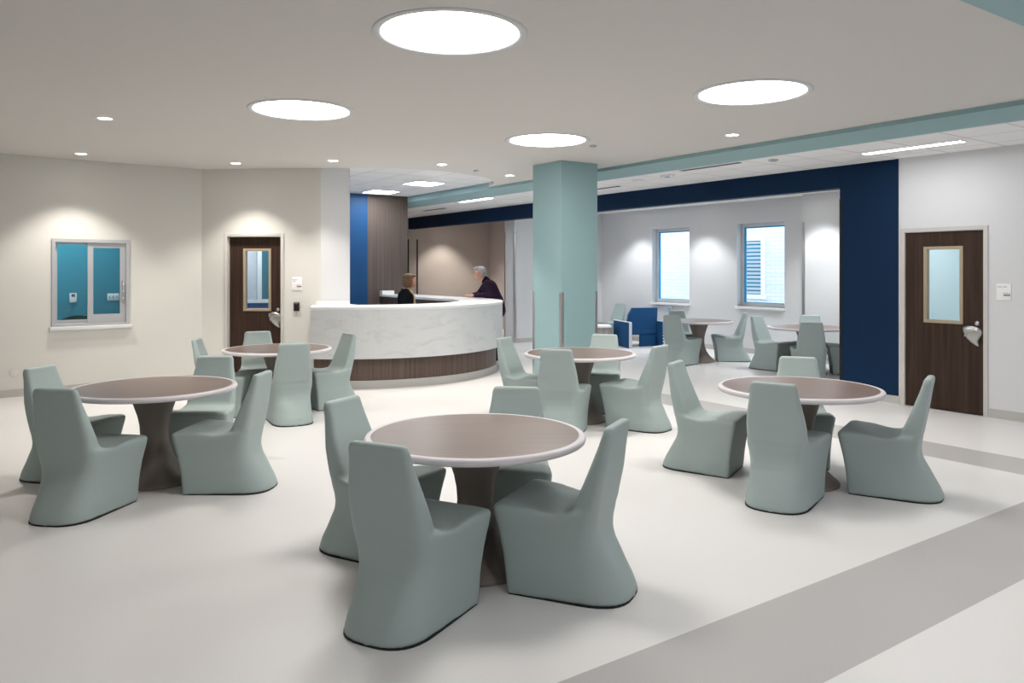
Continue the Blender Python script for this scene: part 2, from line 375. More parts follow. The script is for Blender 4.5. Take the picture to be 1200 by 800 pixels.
# ---------------------------------------------------------------- pass window (left)
wm = wa0 + (wa1 - wa0) / 2; WW = wa1 - wa0; WZ = 1.20
pw = struct(link('window_1', None, None, on_a(wm, 0, .90), ANG_A))
f = MB(); hw = WW / 2
for q in ((-hw, -hw+.045, 0, WZ), (hw-.045, hw, 0, WZ), (-hw+.045, hw-.045, WZ-.045, WZ), (-hw+.045, hw-.045, 0, .035)): f.box(q[0], q[1], -.02, .09, q[2], q[3])
f.obj('frame', M_ALUG, pw)
MB().box(-hw-.03, hw+.03, -.07, .05, -.045, .0, bev=.004).obj('sill', M_SOLID, pw)
def sash(x0, x1, y, nm, b=.05):
    o = MB()
    for q in ((x0, x0+b, .035, WZ-.045), (x1-b, x1, .035, WZ-.045), (x0+b, x1-b, WZ-.045-b, WZ-.045), (x0+b, x1-b, .035, .035+b*1.7)): o.box(q[0], q[1], y, y+.028, q[2], q[3])
    o = o.obj(nm, M_ALUG, pw)
    MB().box(x0+b-.005, x1-b+.005, y+.011, y+.017, .035+b, WZ-.045-b+.005).obj('glass_pane', M_GLASSB, o)
    return o
sash(-hw+.045, .012, .05, 'fixed_sash', .03)
sl = sash(-.045, hw-.046, .012, 'sliding_sash', .07)
MB().box(hw-.092, hw-.070, -.012, .0125, .30, .62, bev=.004).obj('pull_handle', M_STEEL, pw)
for z in (.36, .46, .56): MB().box(hw-.089, hw-.073, -.018, -.011, z, z+.03, bev=.002).obj('catch', M_WPLAST, pw)

th = thing('mounted_thermostat', 'small white thermostat on the teal wall seen through the pass window', 'thermostat', (1.19, 13.895, 1.16))
MB().box(-.05, .05, -.025, 0, 0, .15, bev=.008).obj('case', M_WPLAST, th); MB().box(-.025, .025, -.028, -.02, .09, .135).obj('display', M_DGREY, th)
th = thing('switch_plate', 'wide white switch plate on the teal wall seen through the pass window', 'switch', (1.756, 13.895, 1.18))
MB().box(-.085, .085, -.012, 0, 0, .115, bev=.004).obj('plate', M_WPLAST, th)
for x in (-.055, 0, .055): MB().box(x-.013, x+.013, -.020, -.01, .035, .08, bev=.003).obj('rocker', M_GPLAST, th)

oc = thing('office_chair', 'dark green office chair behind the pass window', 'chair', (1.35, 13.05, 0), math.radians(200))
M_GREEN = mat('dark_green_fabric', (.012, .06, .045), .8, .2)
MB().lathe([(.0, .03), (.27, .03), (.28, .05), (.05, .09), (.03, .12), (.03, .42), (.0, .42)], 24, cap=False).obj('base', M_BLACK, oc)
MB().box(-.24, .24, -.24, .24, .42, .50, bev=.03).obj('seat', M_GREEN, oc)
bp = MB(); vs = []
for i in range(13):
    a = -.6 + 1.2 * i / 12
    for r_, z in ((.46, .56), (.46, .98 - .08 * (a/.6)**2), (.50, .98 - .08 * (a/.6)**2), (.50, .56)): vs.append((r_ * math.sin(a), .18 - .46 + (.46 - r_ * math.cos(a)) - .14, z))
bp.add(vs, [(i*4+k, i*4+(k+1) % 4, (i+1)*4+(k+1) % 4, (i+1)*4+k) for i in range(12) for k in range(4)] + [(0, 1, 2, 3), (48, 51, 50, 49)]); bp.obj('backrest', M_GREEN, oc)
for s_ in (-1, 1): MB().tube([(s_*.25, -.20, .46), (s_*.29, -.22, .64), (s_*.29, -.12, .70), (s_*.29, .14, .70)], .016).obj('armrest', M_STEEL, oc)

# ---------------------------------------------------------------- exterior windows
def ext_window(nm, s0, s1):
    w = struct(link(nm, None, None, (12.7, (s0+s1)/2, .94)))
    h = (s1 - s0) / 2; Z = 1.675
    f = MB()
    for q in ((-h, -h+.07, 0, Z), (h-.07, h, 0, Z), (-h+.07, h-.07, 0, .07), (-h+.07, h-.07, Z-.07, Z)): f.box(.14, .20, q[0], q[1], q[2], q[3])
    f.obj('frame', M_ALU, w)
    g = MB()
    for q in ((-h+.07, -h+.085, .07, Z-.07), (h-.10, h-.07, .07, Z-.07), (-h+.085, h-.10, .07, .083), (-h+.085, h-.10, Z-.095, Z-.07)): g.box(.15, .185, q[0], q[1], q[2], q[3])
    g.obj('gasket', M_BLUEF, w)
    MB().box(.163, .169, -h+.07, h-.07, .07, Z-.07).obj('glass_pane', M_GLASSB, w)
    MB().box(-.05, .14, -h-.02, h+.02, -.055, .0, bev=.004).obj('sill', M_SOLID, w)
ext_window('window_2', 11.56, 12.69); ext_window('window_3', 9.15, 10.28)

ex = MB().box(16.5, 16.7, 2, 26, -.5, 7).obj('exterior_building', M_BRICK)
tag(ex, 'white brick building standing outside both windows', 'building')
xw = MB()
for q in ((12.45, 12.55, 1.04, 2.52), (13.85, 13.95, 1.04, 2.52), (12.55, 13.85, 2.43, 2.52), (12.40, 14.0, .93, 1.04)): xw.box(16.44, 16.52, q[0], q[1], q[2], q[3])
xw.obj('window_surround', M_WPLAST, ex)
bl = MB()
for i in range(14): bl.box(16.465, 16.498, 12.56, 13.84, 1.06 + i*.099, 1.06 + i*.099 + .062)
bl.obj('blind', mat('grey_blind_slats', (.42, .46, .50), .5), ex)
MB().box(16.493, 16.499, 12.55, 13.85, 1.04, 2.43).obj('window_pane', mat('blue_dark_glass', (.04, .30, .48), .15), ex)
MB().box(13.0, 24, 0, 26, -.12, -.02).obj('ground_outside', mat('concrete_ground', (.55, .55, .54), .9)).__setitem__('kind', 'structure')

db = thing('mounted_dispenser', 'small grey and blue dispenser on the wall below the left window sill', 'dispenser', (12.7, 12.10, .76))
MB().box(-.05, .0, -.055, .055, 0, .10, bev=.008).obj('case', M_GPLAST, db); MB().box(-.054, -.048, -.03, .03, .03, .075).obj('label', M_BLUEF, db)

# ---------------------------------------------------------------- doors
def lever_shape(mirror=1):
    """fan shaped ligature-resistant pull; local x along the door, z up, bulges to -y"""
    out = [(-.115,.085),(-.06,.105),(0,.103),(.05,.09),(.085,.06),(.098,.02),(.085,-.015),(.062,-.05),(.055,-.085),(.066,-.135),(.03,-.125),(-.02,-.095),(-.07,-.05),(-.105,.01),(-.118,.05)]
    n = len(out); vs = []; fs = []
    for k, (sc_, d) in enumerate(((1, 0), (1, .018), (.90, .032), (.62, .040))):
        for x, z in out: vs.append((mirror * (x*sc_ + .0*(1-sc_)), -d, z*sc_))
    for k in range(3):
        for i in range(n): fs.append((k*n+i, k*n+(i+1) % n, (k+1)*n+(i+1) % n, (k+1)*n+i))
    fs.append(tuple(range(3*n, 4*n)))
    b = MB(); b.add(vs, fs, 0, True)
    b.tube([(mirror*x, -.036 - .014*math.sin(PI*i/7), z) for i, (x, z) in enumerate([(-.085,-.02),(-.07,.01),(-.045,.032),(-.015,.045),(.015,.052),(.04,.055),(.06,.05),(.075,.04)])], .011)
    return b
def door(nm, p, ang, w, h, v, hx, hz, kz, rec):
    """door leaf from local x=0..w at wall face p; v = vision panel (x0,x1,z0,z1); rec = leaf recess"""
    d = struct(link(nm, None, None, (p[0], p[1], 0), ang))
    f = MB(); t = .05
    for q in ((-t, .0, 0, h + t), (w, w + t, 0, h + t), (0, w, h, h + t)): f.box(q[0], q[1], -.014, .15, q[2], q[3], bev=.003)
    f.obj('frame', M_FRAME, d)
    x0, x1, z0, z1 = v; y0, y1 = rec, rec + .045
    lf = MB()
    for q in ((.004, x0, .008, h-.004), (x1, w-.004, .008, h-.004), (x0, x1, .008, z0), (x0, x1, z1, h-.004)): lf.box(q[0], q[1], y0, y1, q[2], q[3])
    leaf = lf.obj('leaf', M_DOOR, d)
    g = MB(); e = .038
    for q in ((x0-.008, x0+e-.008, z0-.008, z1+.008), (x1-e+.008, x1+.008, z0-.008, z1+.008), (x0+e-.008, x1-e+.008, z0-.008, z0+e-.008), (x0+e-.008, x1-e+.008, z1-e+.008, z1+.008)): g.box(q[0], q[1], y0-.012, y1+.012, q[2], q[3], bev=.002)
    g.obj('glazing_frame', M_BRASS, leaf)
    MB().box(x0+.01, x1-.01, y0+.018, y0+.026, z0+.01, z1-.01).obj('vision_panel', M_GLASSB, leaf)
    lever_shape().obj('door_handle', M_STEEL, leaf, (hx, y0, hz))
    MB().lathe([(0, .0), (.028, 0), (.028, .012), (.02, .022), (0, .024)], 24, cap=False).obj('lock_cylinder', M_STEEL, leaf, (w - .07, y0, kz)).rotation_euler = (PI/2, 0, 0)
    return d
door('door_1', (A1[0] + DB[0]*DK0, A1[1] + DB[1]*DK0), ANG_B, DK1 - DK0, 2.175, (.225, .645, 1.06, 1.99), .735, .935, 1.075, .075)
door('door_2', (9.435, 5.06), -PI/2, .91, 2.135, (.235, .675, 1.045, 1.948), .80, .925, 1.058, .012)

def room_sign(p, ang, w, h, label, lines):
    t = thing('room_sign', label, 'sign', p, ang)
    MB().box(0, w, -.008, 0, 0, h, bev=.002).obj('plate', M_WPLAST, t)
    pr = MB()
    for (x0, x1, z) in lines: pr.box(x0*w, x1*w, -.0095, -.007, z*h, z*h + .010)
    pr.obj('room_name', M_GPLAST, t)
    MB().box(.45*w, .93*w, -.0095, -.007, .40*h, .425*h).obj('colour_stripe', M_RED, t)
    nb = MB()
    for i in range(4): nb.box((.50 + i*.115)*w, (.59 + i*.115)*w, -.0095, -.007, .25*h, .35*h)
    nb.obj('number', M_DGREY, t)
room_sign((9.434, 4.013, 1.336), -PI/2, .151, .186, 'square white room sign beside the right dark door', ((.08, .40, .77), (.46, .72, .77)))
def on_b(k, z=0): return (A1[0] + DB[0]*k + DB[1]*.001, A1[1] + DB[1]*k - DB[0]*.001, z)
room_sign(on_b(1.41, 1.366), ANG_B, .157, .20, 'square white room sign above the card reader beside the left door', ((.08, .16, .86), (.08, .56, .78), (.08, .40, .68)))
cr = thing('card_reader', 'black card reader on the cream wall beside the left door', 'card reader', on_b(1.445, .985), ANG_B)
MB().box(-.02, .115, -.006, 0, 0, .10, bev=.002).obj('back_plate', mat('translucent_plate', (.62, .61, .59), .3), cr)
MB().box(.0, .085, -.03, -.004, .075, .205, bev=.006).obj('reader', M_BLACK, cr)
MB().box(.015, .07, -.032, -.028, .185, .195).obj('status_light', M_RED, cr)
MB().box(.03, .055, -.012, -.005, .02, .06, bev=.003).obj('keyhole_cover', M_GPLAST, cr)
wd = MB().lathe([(0, 0), (.05, 0), (.05, .006), (.045, .009), (0, .009)], 32, cap=False).obj('wall_cover_plate', M_CREAM, None, on_a(foot_a(*S(-6.55, 10.09)), -.0005, .32))
wd.rotation_euler = (PI/2, 0, ANG_A); tag(wd, 'round cream cover plate low on the far left wall', 'cover plate')

# ---------------------------------------------------------------- reception desk
DC = (5.393, 12.015)
def desk_ring(ro, ri, a0=224.3, y_end=15.03):
    o = [(DC[0] + ro*math.cos(math.radians(a)), DC[1] + ro*math.sin(math.radians(a))) for a in [a0 + i*(365.3-a0)/72 for i in range(73)]]
    i_ = [(DC[0] + ri*math.cos(math.radians(a)), DC[1] + ri*math.sin(math.radians(a))) for a in [370.3 - i*(370.3-a0)/72 for i in range(73)]]
    return o, i_, y_end
def ring_poly(ro, ri, a0=224.3):
    o, i_, ye = desk_ring(ro, ri, a0)
    return o + [(DC[0] + ro*.9957, ye), (DC[0] + ri*.984 + .06*(1 if ri < 1.7 else 0), ye)] + i_
desk = thing('reception_desk', 'curved reception desk with white marble front and wood base', 'reception desk', (DC[0], DC[1], 0))
def dobj(nm, poly, z0, z1, m, bev=0): return MB().prism([(x - DC[0], y - DC[1]) for x, y in poly], z0, z1, 0, bev).obj(nm, m, desk)
o_, _, ye = desk_ring(2.245, 1.5)
inner = [(DC[0] + 1.5*math.cos(math.radians(a)), DC[1] + 1.5*math.sin(math.radians(a))) for a in [370.3 - i*(370.3-239.3)/60 for i in range(61)]]
top = o_ + [(7.62, ye), (6.97, ye)] + inner + [(4.632, 11.03), (4.16, 11.03), (4.06, 11.11)]
dobj('countertop', top, 1.112, 1.155, M_SOLID, .005)
dobj('marble_front', ring_poly(2.238, 2.19), .425, 1.112, M_MARBLE)
dobj('wood_base', ring_poly(2.13, 2.08), .0, .426, M_DESKW)
dobj('kick_plate', ring_poly(2.148, 2.128), .0, .11, M_BASE)
dobj('inner_panel', ring_poly(1.60, 1.56, 240.5), .70, 1.113, M_DESKW)
dobj('work_surface', ring_poly(2.06, 1.30, 243), .70, .735, M_GPLAST)
dobj('end_panel', [(3.795, 10.46), (3.84, 10.44), (4.10, 11.08), (4.05, 11.12)], .425, 1.112, M_MARBLE)
dobj('upstand', [(4.08, 10.985), (4.60, 10.985), (4.60, 11.03), (4.12, 11.03)], 1.155, 1.212, M_SOLID)
dobj('end_block', [(6.97, 14.90), (7.25, 14.90), (7.25, 15.03), (6.97, 15.03)], 1.155, 1.235, M_SOLID, .004)

# ---------------------------------------------------------------- ceiling lights
RL = [(2.481, 4.285, 'largest round ceiling light, nearest the viewer over the front centre table'),
      (2.508, 7.146, 'round ceiling light left of the others, over the left table'),
      (5.459, 7.159, 'round ceiling light in front of the teal column'),
      (5.443, 4.246, 'round ceiling light over the right table')]
for x, y, lb in RL:
    t = thing('round_ceiling_light', lb, 'ceiling light', (x, y, H), 0, 'round recessed ceiling lights')
    MB().lathe([(.44, .002), (.44, -.004), (.452, -.010), (.485, -.010), (.498, -.004), (.498, .002)], 96, cap=False).obj('trim_ring', mat('light_trim_white', (.60, .61, .63), .4), t)
    MB().lathe([(.442, -.002), (0, -.002)], 96, cap=False).obj('diffuser', E_ROUND, t)
def spot(x, y, z, power, col, size=1.72, blend=.55, tilt=None):
    l = bpy.data.lights.new('downlight_lamp', 'SPOT'); l.energy = power; l.color = col; l.spot_size = size; l.spot_blend = blend; l.shadow_soft_size = .06
    o = bpy.data.objects.new('downlight_lamp', l); COL.objects.link(o); o.location = (x, y, z)
    if tilt: o.rotation_euler = tilt
WARM = (1, .945, .87); COOL = (.95, .98, 1)
DL = [(1.02, 8.645, 'small downlight at the left of the ceiling, over the left table', H, WARM, 90),
      (1.07, 11.45, 'small downlight above the pass window', H, WARM, 72),
      (2.98, 11.22, 'small downlight above the left door', H, WARM, 64),
      (4.02, 10.18, 'small downlight just left of the reception desk ceiling', H, WARM, 60),
      (5.46, 9.66, 'small downlight in front of the curved desk ceiling', H, WARM, 90),
      (6.99, 10.17, 'small downlight beside the teal column', H, WARM, 90),
      (6.95, 5.69, 'small downlight right of the teal column, over the right table', H, WARM, 90)]
NL = [(12.02, 12.98), (12.02, 11.05), (11.80, 8.1)]
for i, (x, y) in enumerate(NL):
    DL.append((x, y, 'small downlight by the window wall, ' + ('left of the left window', 'between the two windows', 'right of the right window')[i], HA, COOL, 75))
DL += [(10.6, 18.1, 'small downlight near the taupe corridor wall', HA, WARM, 75), (11.3, 7.4, 'small downlight over the far right table in the alcove', HA, COOL, 50),
       (11.2, 17.6, 'small downlight at the corridor corner', HA, WARM, 30)]
for x, y, lb, z, col, p in DL:
    t = thing('downlight', lb, 'ceiling light', (x, y, z), 0, 'small recessed downlights')
    MB().lathe([(.062, .002), (.064, -.006), (.085, -.006), (.088, .002)], 40, cap=False).obj('trim_ring', M_WPLAST, t)
    MB().lathe([(.064, -.003), (0, -.003)], 40, cap=False).obj('lens', E_DOWN, t)
    spot(x, y, z - .02, p, col)
def linear_light(x, y, z, L, lb, em=None):
    t = thing('linear_ceiling_light', lb, 'ceiling light', (x, y, z), 0, 'long linear ceiling lights')
    MB().box(-.075, -.06, -L/2-.015, L/2+.015, -.01, .002).box(.06, .075, -L/2-.015, L/2+.015, -.01, .002).box(-.06, .06, -L/2-.015, -L/2, -.01, .002).box(-.06, .06, L/2, L/2+.015, -.01, .002).obj('frame', M_WPLAST, t)
    MB().box(-.06, .06, -L/2, L/2, -.007, .002).obj('lens', em or E_TUBE, t)
linear_light(8.67, 4.58, HA, 1.12, 'long bright ceiling light above the right dark door')
linear_light(8.05, 12.90, HA, 1.12, 'long ceiling light beyond the reception desk')
linear_light(10.9, 12.2, HA, 1.12, 'added hidden fill light in the alcove over the table by the navy armchair')  # added behind the beam, out of view, to brighten the alcove
linear_light(10.9, 8.4, HA, 1.12, 'added hidden fill light in the alcove over the table beside the navy wall')  # second added alcove light, also hidden by the beam
linear_light(8.6, .4, HA, 1.12, 'added unseen fill light at the right, behind the viewer', E_REAR_FILL)  # added out of view to brighten the front of the room
for i, x in enumerate((-.6, 1.8, 4.2, 6.6)): linear_light(x, .2, HA, 1.12, 'added unseen fill light behind the viewer, ' + ('far left', 'second from the left', 'third from the left', 'far right')[i] + ' of the row', E_REAR_FILL)  # row added behind the camera as fill for the front floor
ceiling_panel(6.70, 12.54, HD + .02, .56, .56, 'square ceiling light over the reception desk, nearer the viewer', E_PANEL)
ceiling_panel(6.70, 14.38, HD + .02, .56, .56, 'square ceiling light in front of the wood panel wall', E_PANEL)

def slot(x, y, L, lb):
    t = thing('slot_diffuser', lb, 'air vent', (x, y, HA), 0, 'dark slot air diffusers')
    MB().box(-.06, -.046, -L/2, L/2, -.006, .002).box(.046, .06, -L/2, L/2, -.006, .002).obj('frame', M_WPLAST, t)
    MB().box(-.045, .045, -L/2, L/2, -.0075, .002).obj('slot', mat('dark_slot', (.03, .035, .06), .6), t)
slot(8.04, 6.97, 1.0, 'dark slot air vent beside the teal fascia, left of the long light')
slot(8.67, 9.9, .95, 'dark slot air vent just right of the teal column')
slot(8.54, 15.5, 1.0, 'dark slot air vent over the corridor beyond the desk')
def ceil_disc(x, y, z, r, m, nm, lb, cat, group=None):
    o = MB().lathe([(0, -.025), (r*.6, -.025), (r, -.012), (r, .001)], 32, cap=False).obj(nm, m, None, (x, y, z)); tag(o, lb, cat, group)
ceil_disc(8.2, 6.07, HA, .06, M_GPLAST, 'smoke_detector', 'small grey disc on the tiled ceiling left of the long light', 'detector')
ceil_disc(8.35, 8.64, HA, .10, M_WPLAST, 'ceiling_speaker', 'round white disc on the tiled ceiling near the teal column', 'speaker')
ceil_disc(6.21, 9.94, H, .045, M_GPLAST, 'sprinkler_cover', 'tiny grey sprinkler cover on the plaster ceiling left of the column', 'sprinkler', 'sprinkler covers')
ceil_disc(6.15, 7.15, H, .045, M_GPLAST, 'sprinkler_cover', 'tiny grey sprinkler cover beside the round light before the column', 'sprinkler', 'sprinkler covers')
xs = thing('ceiling_sensor', 'small white ceiling sensor with a blue lens by the teal fascia', 'sensor', (8.23, 7.91, HA))
MB().box(-.05, .05, -.10, .10, -.03, .001, bev=.006).obj('case', M_WPLAST, xs); MB().box(-.02, .02, -.04, .04, -.036, -.028, bev=.003).obj('blue_lens', M_BLUEF, xs)

# ---------------------------------------------------------------- tables
def bez(a, b, c, n):
    return [((1-t)**2*a[0] + 2*t*(1-t)*b[0] + t*t*c[0], (1-t)**2*a[1] + 2*t*(1-t)*b[1] + t*t*c[1]) for t in [i/(n-1) for i in range(n)]]
me_top = MB().lathe([(0, .71), (.588, .71), (.588, .7485), (.584, .75), (0, .75)], 96, smooth=False, cap=False).mesh('tabletop', M_LAM)
rim = [(.585, .712)] + [(.604 + .019*math.sin(a), .731 - .0195*math.cos(a)) for a in [i*PI/12 for i in range(13)]] + [(.5835, .7505), (.5835, .72)]
me_rim = MB().lathe(rim, 96, cap=False).mesh('edge_band', M_RIM)
ped = [(0, .0), (.298, .0), (.302, .008), (.295, .022), (.262, .047), (.224, .085), (.185, .13), (.15, .18), (.124, .245), (.108, .315), (.103, .38), (.108, .45), (.122, .52), (.145, .59), (.168, .66), (.185, .712), (0, .712)]
me_ped = MB().lathe(ped, 64, cap=False).mesh('pedestal', M_PED)
TABLES = {'T1': (-.207, 4.343, 'large round brown table in the front centre, nearest the viewer'),
          'T2': (-2.842, 6.096, 'round brown table at the left, in front of the pass window'),
          'T3': (-2.769, 9.072, 'round brown table near the left dark door and desk end'),
          'T4': (.757, 8.572, 'round brown table just in front of the teal column'),
          'T5': (2.27, 6.069, 'round brown table at the right, before the navy wall'),
          'T6': (3.42, 14.07, 'round table in the alcove beneath the windows, by the navy armchair'),
          'T7': (4.80, 12.48, 'round table in the alcove partly cut off by the navy wall')}
for k, (X, Y, lb) in TABLES.items():
    x, y = S(X, Y)
    t = thing('round_table', lb, 'table', (x, y, 0), math.radians(HEAD), 'round pedestal tables')
    link('tabletop', me_top, t); link('edge_band', me_rim, t); link('pedestal', me_ped, t)

# ---------------------------------------------------------------- molded chairs
def rring(z, xr, xf, wr, wf, rear, front, n=9, m=9, dip=0.0):
    """closed plan outline: rear corners rounded by (along side, along end), front corners likewise"""
    P = [(xf, wf), (xr, wr), (xr, -wr), (xf, -wf)]; cut = [(front[1], front[0]), rear, (rear[1], rear[0]), front]
    pts = []; ends = []
    for i in range(4):
        p = Vector(P[i]); a = Vector(P[i-1]); c = Vector(P[(i+1) % 4])
        da = (a-p).normalized(); dc = (c-p).normalized()
        ends.append((p + da*cut[i][0], p, p + dc*cut[i][1]))
    for i in range(4):
        s_, p, e_ = ends[i]
        pts += [Vector(q) for q in bez(s_, p, e_, n)]
        nx = ends[(i+1) % 4][0]
        pts += [e_.lerp(nx, k/(m+1)) for k in range(1, m+1)]
    return [(p.x, p.y, z - dip*math.exp(-((p.x-.02)/.11)**2)) for p in pts]
RG = [  # z, xr, xf, wr, wf, rear(side,end), front(end,side), dip
 (.002, -.352, .265, .205, .243, (.20, .19), (.012, .012), 0),
 (.03, -.345, .268, .204, .243, (.20, .185), (.014, .014), 0),
 (.08, -.322, .272, .200, .245, (.19, .17), (.018, .018), 0),
 (.14, -.287, .278, .190, .248, (.17, .15), (.020, .022), 0),
 (.20, -.250, .286, .186, .252, (.14, .12), (.024, .026), 0),
 (.26, -.212, .296, .184, .258, (.11, .10), (.026, .030), 0),
 (.31, -.195, .305, .189, .265, (.09, .09), (.028, .034), 0),
 (.36, -.193, .316, .196, .273, (.08, .08), (.030, .038), 0),
 (.41, -.200, .327, .203, .282, (.07, .07), (.034, .042), .006),
 (.448, -.204, .335, .2055, .287, (.06, .065), (.036, .045), .016),
 (.466, -.207, .330, .2055, .277, (.06, .06), (.04, .05), .022),
 (.471, -.209, .306, .204, .250, (.06, .06), (.04, .05), .024),
 (.465, -.210, .24, .203, .198, (.06, .06), (.05, .08), .022),
 (.459, -.210, .10, .203, .196, (.06, .06), (.05, .05), .016),
 (.455, -.210, -.01, .205, .197, (.06, .06), (.045, .04), .010),
 (.463, -.211, -.055, .206, .198, (.055, .06), (.040, .03), 0),
 (.487, -.214, -.080, .208, .200, (.05, .06), (.038, .028), 0),
 (.54, -.224, -.106, .208, .202, (.045, .055), (.035, .025), 0),
 (.62, -.241, -.140, .203, .194, (.04, .045), (.032, .024), 0),
 (.70, -.253, -.170, .190, .182, (.035, .04), (.03, .022), 0),
 (.78, -.266, -.199, .175, .168, (.03, .035), (.028, .022), 0),
 (.85, -.279, -.222, .168, .161, (.026, .03), (.026, .022), 0),
 (.876, -.281, -.227, .160, .154, (.024, .028), (.026, .022), 0),
 (.888, -.274, -.235, .146, .142, (.018, .024), (.02, .018), 0)]
cb = MB(); NR = None; vs = []
for r_ in RG:
    pts = rring(*r_[:7], dip=r_[7]); NR = len(pts); vs += pts
fs = [tuple(range(NR))[::-1]] + [tuple(range((len(RG)-1)*NR, len(RG)*NR))]
for i in range(len(RG)-1):
    for k in range(NR): fs.append((i*NR+k, i*NR+(k+1) % NR, (i+1)*NR+(k+1) % NR, (i+1)*NR+k))
cb.add(vs, fs, 0, True)
me_chair = evaluated(cb.mesh('chair_loft', M_CHAIR), [('REMESH', dict(mode='VOXEL', voxel_size=.010, use_smooth_shade=True)), ('SMOOTH', dict(factor=.5, iterations=9))])
me_chair.name = 'shell'
for p in me_chair.polygons: p.use_smooth = True
me_pad = MB().prism([(x*.980, y*.968) for x, y, z in rring(0, -.352, .266, .222, .242, (.22, .19), (.012, .012))], 0, .010).mesh('base_pad', M_BLACK)

CHAIRS = [  # survey position, survey heading, label
 (-.495, 3.717, 63.7, 'sage green chair, largest and nearest, back to the viewer at the front centre table'),
 (.312, 4.070, 155.0, 'sage green chair seen side-on at the right of the front centre table'),
 (-.813, 4.605, 334.3, 'sage green chair half hidden at the left of the front centre table'),
 (.000, 4.935, 263.0, 'sage green chair behind the front centre table, only its top showing above it'),
 (-2.987, 5.338, 81.0, 'sage green chair at the left table, back to the viewer, lowest in that group'),
 (-3.603, 6.218, 349.9, 'sage chair at the far left edge, behind the nearest chair of the left table'),
 (-2.175, 5.925, 177.0, 'sage green chair seen side-on at the right of the left table'),
 (-2.711, 6.797, 273.4, 'sage green chair facing the viewer behind the left table'),
 (-2.460, 8.513, 115.5, 'sage green chair with its back to the viewer at the table near the left door'),
 (-2.234, 9.436, 219.0, 'sage green chair in front of the reception desk, right of the left-door table'),
 (-3.165, 9.63, 294.0, 'sage green chair standing in front of the left dark door'),
 (-3.376, 8.866, 9.2, 'mostly hidden sage chair left of the left-door table, against the cream wall corner'),
 (.134, 8.867, 332.3, 'sage green chair right of the reception desk end, left of the column table'),
 (.500, 7.886, 77.2, 'sage green chair with its back to the viewer at the table before the column'),
 (1.349, 8.167, 141.5, 'sage green chair seen side-on at the right of the table before the column'),
 (1.062, 9.170, 253.2, 'sage green chair facing the viewer behind the column table'),
 (1.630, 6.486, 328.8, 'sage green chair at the left of the right table, seat open to the right'),
 (1.965, 5.575, 57.1, 'sage green chair with its back to the viewer at the right table'),
 (2.860, 5.784, 146.4, 'sage green chair farthest right, in front of the right dark door'),
 (2.515, 6.731, 250.7, 'sage green chair facing the viewer behind the right table, only its top showing above it'),
 (2.967, 13.614, 46.6, 'sage chair with its back to the viewer at the alcove table under the left window'),
 (4.045, 14.17, 172.0, 'sage chair at the right of the alcove table, below the right window'),
 (3.268, 14.721, 282.7, 'pale sage chair behind the alcove table, under the left window'),
 (4.36, 12.97, 309.0, 'sage chair at the left of the farthest right alcove table'),
 (4.603, 11.845, 73.3, 'sage chair with its back to the viewer at the alcove table beside the navy wall'),
 (5.438, 12.384, 163.8, 'sage chair cut off by the edge of the navy wall'),
 (5.11, 13.17, 247.6, 'sage chair behind the alcove table beside the navy wall, before the steel corner guard'),
 (2.34, 17.92, 214.0, 'pale sage chair standing alone behind the navy armchair near the alcove end wall')]
proto = None
for X, Y, hd, lb in CHAIRS:
    x, y = S(X, Y); a = math.radians(hd + HEAD)
    if proto is None:
        proto = thing('molded_chair', lb, 'chair', (x, y, 0), a, 'sage molded chairs')
        link('shell', me_chair, proto); link('base_pad', me_pad, proto)
    else: dup(proto, (x, y, 0), a, lb)

# ---------------------------------------------------------------- alcove furniture
M_NAVYF = mat('navy_upholstery', (.012, .075, .20), .75, .2)
M_PERF = bpy.data.materials.new('perforated_white_panel'); M_PERF.use_nodes = True; nt = M_PERF.node_tree
tc = nt.nodes.new('ShaderNodeTexCoord'); sx = nt.nodes.new('ShaderNodeSeparateXYZ'); cx = nt.nodes.new('ShaderNodeCombineXYZ'); br = nt.nodes.new('ShaderNodeTexBrick'); br.offset = 0
for k_, v_ in (('Scale', 1), ('Brick Width', .06), ('Row Height', .066), ('Mortar Size', .014)): br.inputs[k_].default_value = v_
br.inputs['Color1'].default_value = br.inputs['Color2'].default_value = (.03, .2, .45, 1); br.inputs['Mortar'].default_value = (.8, .8, .81, 1)
nt.links.new(tc.outputs['Object'], sx.inputs[0]); nt.links.new(sx.outputs['X'], cx.inputs['X']); nt.links.new(sx.outputs['Z'], cx.inputs['Y']); nt.links.new(cx.outputs[0], br.inputs['Vector'])
nt.links.new(br.outputs['Color'], nt.nodes['Principled BSDF'].inputs['Base Color'])
ax, ay = S(2.80, 16.75)
arm = thing('armchair', 'navy blue panel armchair seen from behind in the alcove', 'armchair', (ax, ay, 0), math.radians(HEAD + 14))
for sx, cx_ in ((-1, -.36), (1, .42)):
    o = MB().box(cx_-.025, cx_+.025, -.30, .60, .0, .545, bev=.006).obj('side_panel', M_NAVYF, arm)
    MB().box(cx_-.03, cx_+.03, -.325, -.30, .0, .555, bev=.004).box(cx_-.03, cx_+.03, -.30, .61, .545, .562, bev=.004).obj('edge_trim', M_ALU if sx < 0 else M_PERF, o)
bm_ = MB().prism([(-.33, .28), (.39, .28), (.39, .85), (-.20, .85), (-.28, .70)], 0, .09, 0, .01)
bm_.v = [(x, .10 - z + (y - .28)*-.12, y) for x, y, z in bm_.v]; bm_.obj('backrest', M_NAVYF, arm)
MB().box(-.33, .39, .0, .52, .26, .42, bev=.03).obj('seat', M_NAVYF, arm)
MB().box(.0, .38, .02, .07, .0, .30, bev=.004).obj('back_leg_panel', M_NAVYF, arm)
lx, ly = S(1.86, 17.1)
lt = thing('side_table', 'low white-topped table beside the lone chair at the alcove end wall', 'table', (lx, ly, 0), math.radians(HEAD))
